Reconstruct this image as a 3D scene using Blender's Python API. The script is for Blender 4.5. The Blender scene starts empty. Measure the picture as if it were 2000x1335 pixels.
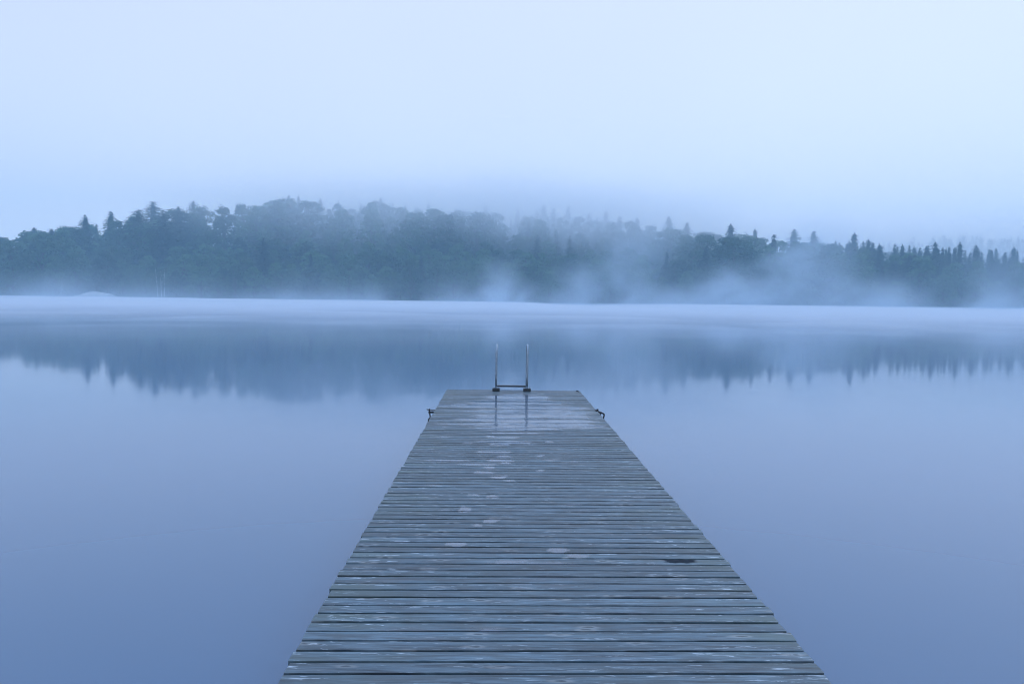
import bpy, math, random
import numpy as np
from mathutils import Matrix, Vector

# ------------------------------------------------------------------ camera, sky, sun, exposure
SC = bpy.context.scene
COL = SC.collection
W0, H0, FPX = 2000.0, 1335.0, 1556.0          # photograph size and focal length in its pixels
DECK_Z = 0.45                                  # deck above the lake (water at z = 0)
EYE = 1.60                                     # eye above the deck
CAM = Vector((0.0, 0.0, DECK_Z + EYE))
YAW, PITCH, ROLL = 0.0161, 0.0541, 0.0125

f0 = Vector((math.sin(YAW) * math.cos(PITCH), math.cos(YAW) * math.cos(PITCH), -math.sin(PITCH)))
r0 = f0.cross(Vector((0, 0, 1))).normalized()
u0 = r0.cross(f0)
rr = r0 * math.cos(ROLL) + u0 * math.sin(ROLL)
uu = u0 * math.cos(ROLL) - r0 * math.sin(ROLL)
cam_data = bpy.data.cameras.new('camera')
cam_data.sensor_fit = 'HORIZONTAL'
cam_data.sensor_width = 36.0
cam_data.lens = 36.0 * FPX / W0
cam_data.clip_start = 0.1
cam_data.clip_end = 3000.0
cam = bpy.data.objects.new('camera', cam_data)
COL.objects.link(cam)
cam.matrix_world = Matrix(((rr.x, uu.x, -f0.x, CAM.x), (rr.y, uu.y, -f0.y, CAM.y), (rr.z, uu.z, -f0.z, CAM.z), (0, 0, 0, 1)))
SC.camera = cam

SUN_EL, SUN_AZ = math.radians(48), math.radians(40)      # azimuth clockwise from +Y
wd = bpy.data.worlds.new('World')
SC.world = wd
wd.use_nodes = True
nt = wd.node_tree
nt.nodes.clear()


def N(tree, kind, **kw):
    n = tree.nodes.new(kind)
    for k, v in kw.items():
        if k in n.bl_rna.properties.keys():
            setattr(n, k, v)
        else:
            n.inputs[k].default_value = v
    return n


def L(tree, a, b):
    tree.links.new(a, b)


SKY_STRENGTH = 0.10
sky = N(nt, 'ShaderNodeTexSky', sky_type='NISHITA', sun_disc=False, sun_elevation=SUN_EL, sun_rotation=SUN_AZ,
        dust_density=3.0, air_density=1.0, ozone_density=1.5)
tc = N(nt, 'ShaderNodeTexCoord')
sep = N(nt, 'ShaderNodeSeparateXYZ')
L(nt, tc.outputs['Generated'], sep.inputs[0])
ramp = N(nt, 'ShaderNodeValToRGB')               # overcast: the fog layer seen from below, by elevation
cr = ramp.color_ramp
cr.interpolation = 'EASE'
stops = [(0.0, (.50, .54, .69)), (0.13, (.47, .512, .652)), (0.36, (.425, .465, .575)), (0.62, (.41, .51, .77)), (1.0, (.38, .56, .98))]
cr.elements[0].position, cr.elements[1].position = stops[0][0], stops[-1][0]
cr.elements[0].color, cr.elements[1].color = (*stops[0][1], 1), (*stops[-1][1], 1)
for p, c in stops[1:-1]:
    e = cr.elements.new(p)
    e.color = (*c, 1)
L(nt, sep.outputs['Z'], ramp.inputs[0])
# a little brighter towards the hidden sun, faint cloud mottling
mx = N(nt, 'ShaderNodeMath', operation='MULTIPLY_ADD')
mx.inputs[1].default_value, mx.inputs[2].default_value = 0.10, 0.0
L(nt, sep.outputs['X'], mx.inputs[0])
cn = N(nt, 'ShaderNodeTexNoise', Scale=2.2, Detail=2.0)
L(nt, tc.outputs['Generated'], cn.inputs['Vector'])
cm = N(nt, 'ShaderNodeMath', operation='MULTIPLY_ADD')
cm.inputs[1].default_value, cm.inputs[2].default_value = 0.10, 0.95
L(nt, cn.outputs['Fac'], cm.inputs[0])
gain = N(nt, 'ShaderNodeMath', operation='ADD')
L(nt, mx.outputs[0], gain.inputs[0]); L(nt, cm.outputs[0], gain.inputs[1])
g10 = N(nt, 'ShaderNodeMath', operation='MULTIPLY')
g10.inputs[1].default_value = 20.0
L(nt, gain.outputs[0], g10.inputs[0])
oc = N(nt, 'ShaderNodeVectorMath', operation='SCALE')
L(nt, ramp.outputs[0], oc.inputs[0]); L(nt, g10.outputs[0], oc.inputs['Scale'])
mixs = N(nt, 'ShaderNodeMix', data_type='RGBA')
mixs.inputs['Factor'].default_value = 0.94       # how much of the clear sky the fog layer hides
L(nt, sky.outputs[0], mixs.inputs[6]); L(nt, oc.outputs[0], mixs.inputs[7])
bg = N(nt, 'ShaderNodeBackground', Strength=SKY_STRENGTH)
L(nt, mixs.outputs[2], bg.inputs['Color'])
wo = N(nt, 'ShaderNodeOutputWorld')
L(nt, bg.outputs[0], wo.inputs['Surface'])

sun_data = bpy.data.lights.new('sun', 'SUN')
sun_data.energy = 0.5
sun_data.angle = math.radians(35)
sun_data.color = (0.72, 0.90, 1.0)
sun = bpy.data.objects.new('sun', sun_data)
COL.objects.link(sun)
sd = Vector((math.sin(SUN_AZ) * math.cos(SUN_EL), math.cos(SUN_AZ) * math.cos(SUN_EL), math.sin(SUN_EL)))
sun.rotation_euler = sd.to_track_quat('Z', 'Y').to_euler()

SC.view_settings.view_transform = 'Standard'
SC.view_settings.look = 'None'
SC.view_settings.exposure = 0.0
SC.view_settings.gamma = 1.0
SC.render.engine = 'CYCLES'
cy = SC.cycles
cy.max_bounces = 8
cy.diffuse_bounces = 2
cy.glossy_bounces = 3
cy.transmission_bounces = 2
cy.transparent_max_bounces = 8
cy.volume_bounces = 4
cy.use_denoising = True
cy.denoiser = 'OPENIMAGEDENOISE'
cy.use_adaptive_sampling = False
cy.pixel_filter_type = 'BLACKMAN_HARRIS'
cy.filter_width = 1.05
cy.sample_clamp_indirect = 6.0

# ------------------------------------------------------------------ helpers
rng = np.random.default_rng(7)
random.seed(7)
cyr, sir = math.cos(ROLL), math.sin(ROLL)


def ray(px, py):
    """direction of a photograph pixel, used only to measure where things stand"""
    a, b = (px - W0 / 2) / FPX, -(py - H0 / 2) / FPX
    return f0 + rr * a + uu * b


def on_plane(px, py, z):
    d = ray(px, py)
    t = (z - CAM.z) / d.z
    return CAM + d * t


def at_depth(px, py, y):
    d = ray(px, py)
    return CAM + d * (y / d.y)


def pixel(p):
    v = Vector(p) - CAM
    z = v.dot(f0)
    return W0 / 2 + FPX * v.dot(rr) / z, H0 / 2 - FPX * v.dot(uu) / z


def tag(o, label=None, cat=None, group=None, kind=None):
    if label: o['label'] = label
    if cat: o['category'] = cat
    if group: o['group'] = group
    if kind: o['kind'] = kind
    return o


class MB:
    """collects vertices and faces for one mesh"""
    def __init__(self):
        self.v, self.f, self.n = [], [], 0

    def add(self, v, f):
        v = np.asarray(v, float)
        self.v.append(v)
        for q in f:
            self.f.append(tuple(i + self.n for i in q))
        self.n += len(v)

    def box(self, c, s, rot=None, bevel=0.0):
        x, y, z = (k / 2 for k in s)
        b = min(bevel, x, y, z)
        if b <= 0:
            v = [(-x, -y, -z), (x, -y, -z), (x, y, -z), (-x, y, -z), (-x, -y, z), (x, -y, z), (x, y, z), (-x, y, z)]
            f = [(0, 3, 2, 1), (4, 5, 6, 7), (0, 1, 5, 4), (1, 2, 6, 5), (2, 3, 7, 6), (3, 0, 4, 7)]
        else:
            def ring(dx, dy, z):
                return [(-dx + b, -dy, z), (dx - b, -dy, z), (dx, -dy + b, z), (dx, dy - b, z), (dx - b, dy, z), (-dx + b, dy, z), (-dx, dy - b, z), (-dx, -dy + b, z)]
            v = ring(x - b * .7, y - b * .7, -z) + ring(x, y, -z + b) + ring(x, y, z - b) + ring(x - b * .7, y - b * .7, z)
            f = [tuple(range(7, -1, -1)), tuple(range(24, 32))]
            for k in range(3):
                for i in range(8):
                    j = (i + 1) % 8
                    f.append((k * 8 + i, k * 8 + j, k * 8 + 8 + j, k * 8 + 8 + i))
        v = np.array(v)
        if rot is not None:
            v = v @ np.array(rot).T
        self.add(v + np.array(c), f)

    def tube(self, pts, rad, seg=10, cap=True, closed=False):
        pts = [Vector(p) for p in pts]
        n = len(pts)
        if not hasattr(rad, '__len__'):
            rad = [rad] * n
        vs, up = [], None
        for i, p in enumerate(pts):
            a = pts[(i - 1) % n] if closed else pts[max(i - 1, 0)]
            b = pts[(i + 1) % n] if closed else pts[min(i + 1, n - 1)]
            t = (b - a).normalized()
            if up is None:
                up = t.orthogonal().normalized()
            up = (up - t * up.dot(t)).normalized()
            s = t.cross(up)
            for k in range(seg):
                w = 2 * math.pi * k / seg
                vs.append(p + (up * math.cos(w) + s * math.sin(w)) * rad[i])
        f = []
        for i in range(n if closed else n - 1):
            j = (i + 1) % n
            for k in range(seg):
                m = (k + 1) % seg
                f.append((i * seg + k, i * seg + m, j * seg + m, j * seg + k))
        if cap and not closed:
            f.append(tuple(range(seg - 1, -1, -1)))
            f.append(tuple(range((n - 1) * seg, n * seg)))
        self.add([tuple(v) for v in vs], f)

    def quads(self, v):
        """v: (n,4,3) loose quads"""
        n = len(v)
        base = self.n
        self.v.append(v.reshape(-1, 3))
        self.f.extend(tuple(q) for q in (np.arange(n * 4).reshape(n, 4) + base).tolist())
        self.n += n * 4

    def mesh(self, name, mat=None, smooth=False):
        me = bpy.data.meshes.new(name)
        me.from_pydata(np.concatenate(self.v).tolist(), [], self.f)
        if mat: me.materials.append(mat)
        if smooth:
            me.polygons.foreach_set('use_smooth', np.ones(len(me.polygons), bool))
        me.update()
        return me

    def build(self, name, mat, parent=None, smooth=False):
        o = bpy.data.objects.new(name, self.mesh(name, mat, smooth))
        COL.objects.link(o)
        if parent: o.parent = parent
        return o


def empty(name, loc):
    o = bpy.data.objects.new(name, None)
    o.empty_display_size = 0.2
    o.location = loc
    COL.objects.link(o)
    return o


def new_mat(name):
    m = bpy.data.materials.new(name)
    m.use_nodes = True
    t = m.node_tree
    t.nodes.clear()
    out = N(t, 'ShaderNodeOutputMaterial')
    return m, t, out


def bsdf_mat(name, color, rough, metal=0.0, noise=0.0, nscale=20.0, spec=0.5):
    m, t, out = new_mat(name)
    b = N(t, 'ShaderNodeBsdfPrincipled')
    b.inputs['Roughness'].default_value = rough
    b.inputs['Metallic'].default_value = metal
    b.inputs['Specular IOR Level'].default_value = spec
    if noise:
        c = N(t, 'ShaderNodeTexCoord')
        n = N(t, 'ShaderNodeTexNoise', Scale=nscale, Detail=4.0)
        L(t, c.outputs['Object'], n.inputs['Vector'])
        r = N(t, 'ShaderNodeValToRGB')
        r.color_ramp.elements[0].position, r.color_ramp.elements[1].position = .3, .7
        r.color_ramp.elements[0].color = (*[k * (1 - noise) for k in color], 1)
        r.color_ramp.elements[1].color = (*[k * (1 + noise) for k in color], 1)
        L(t, n.outputs['Fac'], r.inputs[0])
        L(t, r.outputs[0], b.inputs['Base Color'])
    else:
        b.inputs['Base Color'].default_value = (*color, 1)
    L(t, b.outputs[0], out.inputs['Surface'])
    return m


def smooth(a, b, x):
    t = np.clip((x - a) / (b - a), 0, 1)
    return t * t * (3 - 2 * t)


_P = rng.random((64, 64))


def vnoise(x, y):
    """value noise on a 64 x 64 lattice, 0..1"""
    xi, yi = np.floor(x).astype(int), np.floor(y).astype(int)
    fx, fy = x - xi, y - yi
    fx, fy = fx * fx * (3 - 2 * fx), fy * fy * (3 - 2 * fy)
    g = lambda a, b: _P[a % 64, b % 64]
    return (g(xi, yi) * (1 - fx) + g(xi + 1, yi) * fx) * (1 - fy) + (g(xi, yi + 1) * (1 - fx) + g(xi + 1, yi + 1) * fx) * fy


# ------------------------------------------------------------------ the lake
m_water, t, out = new_mat('lake_water')
b = N(t, 'ShaderNodeBsdfPrincipled')
b.inputs['Base Color'].default_value = (0.036, 0.114, 0.208, 1)
b.inputs['IOR'].default_value = 1.65
g = N(t, 'ShaderNodeNewGeometry')
sp = N(t, 'ShaderNodeSeparateXYZ')
L(t, g.outputs['Position'], sp.inputs[0])
mp = N(t, 'ShaderNodeMapping')
mp.inputs['Scale'].default_value = (0.010, 0.045, 1)
L(t, g.outputs['Position'], mp.inputs['Vector'])
n1 = N(t, 'ShaderNodeTexNoise', Scale=1.0, Detail=5.0, Roughness=0.6)
L(t, mp.outputs[0], n1.inputs['Vector'])
# the air stirs the open water far out: y + patchy noise decides how rough the surface is
ya = N(t, 'ShaderNodeMath', operation='MULTIPLY_ADD')
ya.inputs[1].default_value = 90.0
L(t, n1.outputs['Fac'], ya.inputs[0]); L(t, sp.outputs['Y'], ya.inputs[2])
mr = N(t, 'ShaderNodeMapRange', interpolation_type='SMOOTHSTEP')
mr.inputs['From Min'].default_value, mr.inputs['From Max'].default_value = 85.0, 150.0
mr.inputs['To Min'].default_value, mr.inputs['To Max'].default_value = 0.055, 0.26
L(t, ya.outputs[0], mr.inputs['Value'])
L(t, mr.outputs[0], b.inputs['Roughness'])
# broad, very low swell
mp2 = N(t, 'ShaderNodeMapping')
mp2.inputs['Scale'].default_value = (0.35, 1.1, 1)
L(t, g.outputs['Position'], mp2.inputs['Vector'])
n2 = N(t, 'ShaderNodeTexNoise', Scale=1.0, Detail=3.0)
L(t, mp2.outputs[0], n2.inputs['Vector'])
bp = N(t, 'ShaderNodeBump', Strength=0.25, Distance=0.003)
L(t, n2.outputs['Fac'], bp.inputs['Height'])
L(t, bp.outputs[0], b.inputs['Normal'])
L(t, b.outputs[0], out.inputs['Surface'])
mb = MB()
mb.add([(-560, -110, 0), (560, -110, 0), (560, 236, 0), (-560, 236, 0)], [(0, 1, 2, 3)])
tag(mb.build('lake', m_water), 'still blue lake with a mirror surface under low mist', kind='structure')

# ------------------------------------------------------------------ the far shore: terrain
HX = np.array([-420, -260, -188, -160, -130, -86, -37, 5, 46, 82, 120, 150, 178, 260, 420])
HZ = np.array([1, 2.5, 5, 11, 18, 27, 25, 22, 18, 12, 9, 6, 4.5, 4, 4])
SHORE = 229.0


def shore_y(x):
    return SHORE + 1.6 * np.sin(x * 0.045) + 1.0 * np.sin(x * 0.13 + 1)


def ground(x, y):
    x, y = np.asarray(x, float), np.asarray(y, float)
    d = y - shore_y(x)
    hh = np.interp(x, HX, HZ)
    near = np.clip(d * 0.22, -1.5, 0.7) + hh * smooth(2, 100, d)
    far = 26 * smooth(110, 320, x + 0.25 * (y - 400)) * smooth(370, 500, y)      # second ridge behind the low end
    back = -hh * 0.35 * smooth(115, 190, d)
    return near + np.maximum(far, 0) + back


m_ground = bsdf_mat('forest_floor', (0.035, 0.045, 0.03), 0.9, noise=0.35, nscale=0.3)
gx, gy = np.linspace(-560, 560, 225), np.concatenate([np.linspace(222, 345, 62), np.linspace(350, 640, 40)])
X, Y = np.meshgrid(gx, gy)
Z = ground(X, Y) + (vnoise(X / 9, Y / 9) - .5) * .6 * smooth(2, 12, Y - SHORE)
mb = MB()
nx = len(gx)
idx = np.arange(X.size).reshape(X.shape)
q = np.stack([idx[:-1, :-1], idx[:-1, 1:], idx[1:, 1:], idx[1:, :-1]], -1).reshape(-1, 4)
mb.add(np.stack([X, Y, Z], -1).reshape(-1, 3), q.tolist())
tag(mb.build('terrain', m_ground, smooth=True), 'low wooded hill rising from the far shore', kind='structure')

# ------------------------------------------------------------------ the pier
XL, XR, YEND = -0.908, 1.422, 13.90
PITCH_P, GAP, THICK = 0.1083, 0.0185, 0.045
m_wood, t, out = new_mat('weathered_deck_wood')
b = N(t, 'ShaderNodeBsdfPrincipled')
tcn = N(t, 'ShaderNodeTexCoord')
at_id = N(t, 'ShaderNodeAttribute', attribute_name='plank_id')
at_wet = N(t, 'ShaderNodeAttribute', attribute_name='wet')
at_st = N(t, 'ShaderNodeAttribute', attribute_name='stain')
off = N(t, 'ShaderNodeVectorMath', operation='MULTIPLY_ADD')
off.inputs[1].default_value = (61.0, 17.0, 7.0)
cmb = N(t, 'ShaderNodeCombineXYZ')
for k in range(3):
    L(t, at_id.outputs['Fac'], cmb.inputs[k])
L(t, cmb.outputs[0], off.inputs[0]); L(t, tcn.outputs['Object'], off.inputs[2])


def wood_noise(sx, sy, detail, rough=0.55, dist=0.0):
    m = N(t, 'ShaderNodeMapping')
    m.inputs['Scale'].default_value = (sx, sy, 6.0)
    L(t, off.outputs[0], m.inputs['Vector'])
    n = N(t, 'ShaderNodeTexNoise', Scale=1.0, Detail=detail, Roughness=rough, Distortion=dist)
    L(t, m.outputs[0], n.inputs['Vector'])
    return n.outputs['Fac']


def mrange(sock, a, b_, c=0.0, d=1.0):
    n = N(t, 'ShaderNodeMapRange', interpolation_type='SMOOTHSTEP')
    n.inputs['From Min'].default_value, n.inputs['From Max'].default_value = a, b_
    n.inputs['To Min'].default_value, n.inputs['To Max'].default_value = c, d
    L(t, sock, n.inputs['Value'])
    return n.outputs[0]


def mixc(fac, a, b_):
    n = N(t, 'ShaderNodeMix', data_type='RGBA')
    for s, v in ((n.inputs['Factor'], fac), (n.inputs[6], a), (n.inputs[7], b_)):
        if hasattr(v, 'links'):
            L(t, v, s)
        elif isinstance(v, tuple):
            s.default_value = (*v, 1)
        else:
            s.default_value = v
    return n.outputs[2]


def mth(op, a, b_=None, c=None):
    n = N(t, 'ShaderNodeMath', operation=op)
    for i, v in enumerate((a, b_, c)):
        if v is None: continue
        if hasattr(v, 'links'): L(t, v, n.inputs[i])
        else: n.inputs[i].default_value = v
    return n.outputs[0]


grain = wood_noise(2.0, 36, 6, 0.62, 0.7)
fine = wood_noise(5, 105, 4, 0.6)
blot = wood_noise(4.5, 14, 5, 0.6)
blot2 = wood_noise(1.3, 5, 3, 0.5)
flake = wood_noise(10, 78, 4, 0.6, 0.9)
flake_where = wood_noise(2.6, 22, 2, 0.5)
col = mixc(mrange(grain, 0.32, 0.68), (0.011, 0.028, 0.040), (0.082, 0.136, 0.164))
col = mixc(mrange(fine, 0.42, 0.64, 0, 0.70), col, (0.136, 0.196, 0.225))
crack = wood_noise(1.5, 72, 3, 0.5, 0.4)
col = mixc(mrange(crack, 0.59, 0.66, 0, 0.85), col, (0.016, 0.024, 0.030))
col = mixc(mrange(blot, 0.42, 0.68, 0, 0.75), col, (0.045, 0.062, 0.068))
# green algae, more of it along the two edges
sx = N(t, 'ShaderNodeSeparateXYZ')
L(t, tcn.outputs['Object'], sx.inputs[0])
edge = mth('ABSOLUTE', mth('SUBTRACT', sx.outputs['X'], (XL + XR) / 2))
edge_m = mrange(edge, 0.45, 1.12)
alg = mth('MULTIPLY', mrange(blot2, 0.42, 0.66), mth('MULTIPLY_ADD', edge_m, 0.50, 0.10))
col = mixc(alg, col, (0.066, 0.098, 0.082))
red = wood_noise(3.1, 9, 2, 0.5)
col = mixc(mrange(red, 0.56, 0.72, 0, 0.35), col, (0.095, 0.104, 0.115))
# knots with a dark heart and a paler rim
mv = N(t, 'ShaderNodeMapping')
mv.inputs['Scale'].default_value = (2.6, 9.5, 1.0)
L(t, off.outputs[0], mv.inputs['Vector'])
vd = N(t, 'ShaderNodeVectorMath', operation='ADD')
nd = N(t, 'ShaderNodeTexNoise', Scale=5.0, Detail=2.0)
L(t, mv.outputs[0], nd.inputs['Vector'])
sc_ = N(t, 'ShaderNodeVectorMath', operation='SCALE')
sc_.inputs['Scale'].default_value = 0.16
L(t, nd.outputs['Color'], sc_.inputs[0])
L(t, mv.outputs[0], vd.inputs[0]); L(t, sc_.outputs[0], vd.inputs[1])
vor = N(t, 'ShaderNodeTexVoronoi', Scale=1.0, voronoi_dimensions='2D')
L(t, vd.outputs[0], vor.inputs['Vector'])
kn_on = mrange(N(t, 'ShaderNodeSeparateColor').outputs[0], 0, 1)
sepc = t.nodes[-2] if False else N(t, 'ShaderNodeSeparateColor')
L(t, vor.outputs['Color'], sepc.inputs[0])
kn_on = mrange(sepc.outputs[0], 0.50, 0.52)
rim = mth('MULTIPLY', kn_on, mth('MULTIPLY', mrange(vor.outputs['Distance'], 0.05, 0.09), mrange(vor.outputs['Distance'], 0.20, 0.10)))
heart = mth('MULTIPLY', kn_on, mrange(vor.outputs['Distance'], 0.075, 0.03))
col = mixc(mth('MULTIPLY', rim, 0.55), col, (0.24, 0.25, 0.24))
col = mixc(mth('MULTIPLY', heart, 0.75), col, (0.030, 0.035, 0.036))
# bleached, flaking fibres
fl = mth('MULTIPLY', mrange(flake, 0.575, 0.65), mrange(flake_where, 0.46, 0.60))
geo = N(t, 'ShaderNodeNewGeometry')
sn = N(t, 'ShaderNodeSeparateXYZ')
L(t, geo.outputs['True Normal'], sn.inputs[0])
top_face = mrange(sn.outputs['Z'], 0.80, 0.97)
fl = mth('MULTIPLY', fl, mth('MULTIPLY', top_face, mth('MULTIPLY_ADD', edge_m, 0.45, 0.55)))
col = mixc(mth('MULTIPLY', fl, 0.9), col, (0.50, 0.57, 0.60))
# one plank differs from the next
val = N(t, 'ShaderNodeHueSaturation')
L(t, mth('MULTIPLY_ADD', at_id.outputs['Fac'], 0.50, 0.72), val.inputs['Value'])
L(t, col, val.inputs['Color'])
col = val.outputs[0]
# dark soaked stain
stn = wood_noise(22, 30, 3, 0.6)
stain = mrange(mth('ADD', at_st.outputs['Fac'], mth('MULTIPLY_ADD', stn, 0.8, -0.4)), 0.2, 0.7)
col = mixc(mth('MULTIPLY', stain, 0.92), col, (0.010, 0.014, 0.022))
# rain water standing on the boards
wn = wood_noise(13, 38, 5, 0.68, 0.8)
wet = mrange(mth('ADD', at_wet.outputs['Fac'], mth('MULTIPLY_ADD', wn, 1.5, -0.75)), 0.44, 0.54)
damp = mrange(at_wet.outputs['Fac'], 0.10, 0.5)
col = mixc(mth('MULTIPLY', damp, 0.35), col, (0.05, 0.06, 0.065))
col = mixc(mth('MULTIPLY', wet, 0.6), col, (0.085, 0.122, 0.175))  # pale blue painted into the puddles to strengthen their sky reflection
L(t, col, b.inputs['Base Color'])
L(t, mth('MULTIPLY_ADD', wet, 0.28, 1.5), b.inputs['IOR'])
L(t, mth('MULTIPLY_ADD', stain, -0.53, 0.55), b.inputs['Specular IOR Level'])
rg = mth('MULTIPLY_ADD', grain, 0.25, 0.36)
rg = mth('MULTIPLY', rg, mth('SUBTRACT', 1.0, mth('MULTIPLY', damp, 0.35)))
rmix = N(t, 'ShaderNodeMix', data_type='FLOAT')
L(t, wet, rmix.inputs['Factor']); L(t, rg, rmix.inputs[2]); rmix.inputs[3].default_value = 0.06
L(t, rmix.outputs[0], b.inputs['Roughness'])
hgt = mth('ADD', mth('MULTIPLY', grain, 1.0), mth('MULTIPLY', fine, 0.5))
hgt = mth('SUBTRACT', hgt, mth('MULTIPLY', heart, 0.8))
bmp = N(t, 'ShaderNodeBump', Distance=0.0022)
L(t, hgt, bmp.inputs['Height'])
L(t, mth('MULTIPLY_ADD', wet, -0.90, 1.0), bmp.inputs['Strength'])
L(t, bmp.outputs[0], b.inputs['Normal'])
L(t, b.outputs[0], out.inputs['Surface'])

# puddles and splashes, as (px, py, half width, half height) measured in the photograph, laid on the deck
PUD = [(1010, 776, 55, 6, 1), (1010, 785, 85, 5, 1), (985, 792, 120, 4.5, .85), (1060, 796, 80, 5, .9), (1000, 803, 95, 4, .8), (1080, 806, 70, 5, .8),
       (1000, 812, 75, 4, .85), (1110, 814, 45, 4, .75), (985, 820, 85, 4, .85), (1090, 823, 75, 4, .9), (1000, 829, 95, 4, .85), (1120, 832, 55, 4, .9),
       (1010, 837, 80, 3.5, .85), (880, 793, 40, 2, .7), (890, 828, 40, 2, .6), (1005, 845, 45, 3.5, .85), (958, 852, 10, 4, .9), (985, 853, 30, 2.5, .8),
       (985, 863, 55, 2.5, .8), (975, 868, 25, 3, .85), (1022, 866, 20, 3, .85), (1073, 863, 10, 2.2, .8), (912, 865, 12, 1.6, .7), (868, 852, 20, 1.6, .6),
       (965, 882, 30, 3.6, .95), (985, 892, 18, 2.8, .9), (975, 899, 24, 2.8, .9), (875, 899, 48, 2.2, .8), (930, 906, 42, 2, .8), (988, 905, 13, 3, .85),
       (956, 913, 11, 3, 1), (945, 922, 27, 2, .8), (973, 930, 20, 3.8, .9), (995, 938, 16, 2, .65), (1052, 889, 11, 2.4, .85), (1075, 898, 15, 2.4, .7),
       (1122, 901, 16, 2, .6), (1055, 919, 14, 2.5, .6), (925, 965, 14, 2.2, .7), (962, 970, 14, 3.4, 1.05), (908, 992, 11, 4.4, 1.05), (907, 998, 13, 2.4, .9),
       (959, 1015, 14, 4.6, 1.05), (933, 1025, 14, 3, .8), (893, 1061, 17, 5, 1.1), (1088, 1073, 20, 5.5, 1.05), (1128, 1085, 24, 4, .8), (1000, 1097, 60, 4.5, .62),
       (1065, 1100, 55, 4.5, .6), (950, 1227, 48, 5, .58), (1010, 1140, 70, 5, .35), (845, 947, 20, 2.4, .55), (1110, 985, 25, 3, .5)]
wet_spots = []
for px, py, hw, hh, s in PUD:
    c, e, k = on_plane(px, py, DECK_Z), on_plane(px + hw, py, DECK_Z), on_plane(px, py - hh, DECK_Z)
    hx_, hy_ = abs(e.x - c.x), abs(k.y - c.y)
    if hw < 30:                                  # ragged: a smaller core and two lobes
        wet_spots.append((c.x, c.y, hx_ * .72, hy_, s))
        for sg in (-1, 1):
            wet_spots.append((c.x + sg * hx_ * random.uniform(.35, .8), c.y + random.uniform(-.028, .028), hx_ * random.uniform(.3, .6), .016 + hy_ * .25, s * random.uniform(.8, 1)))
    else:
        wet_spots.append((c.x, c.y, hx_, hy_, s))
sc0 = on_plane(1326, 1093, DECK_Z)
sc1 = on_plane(1357, 1093, DECK_Z)
SPOT = (sc0.x, sc0.y, sc1.x - sc0.x, 0.060)

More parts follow.
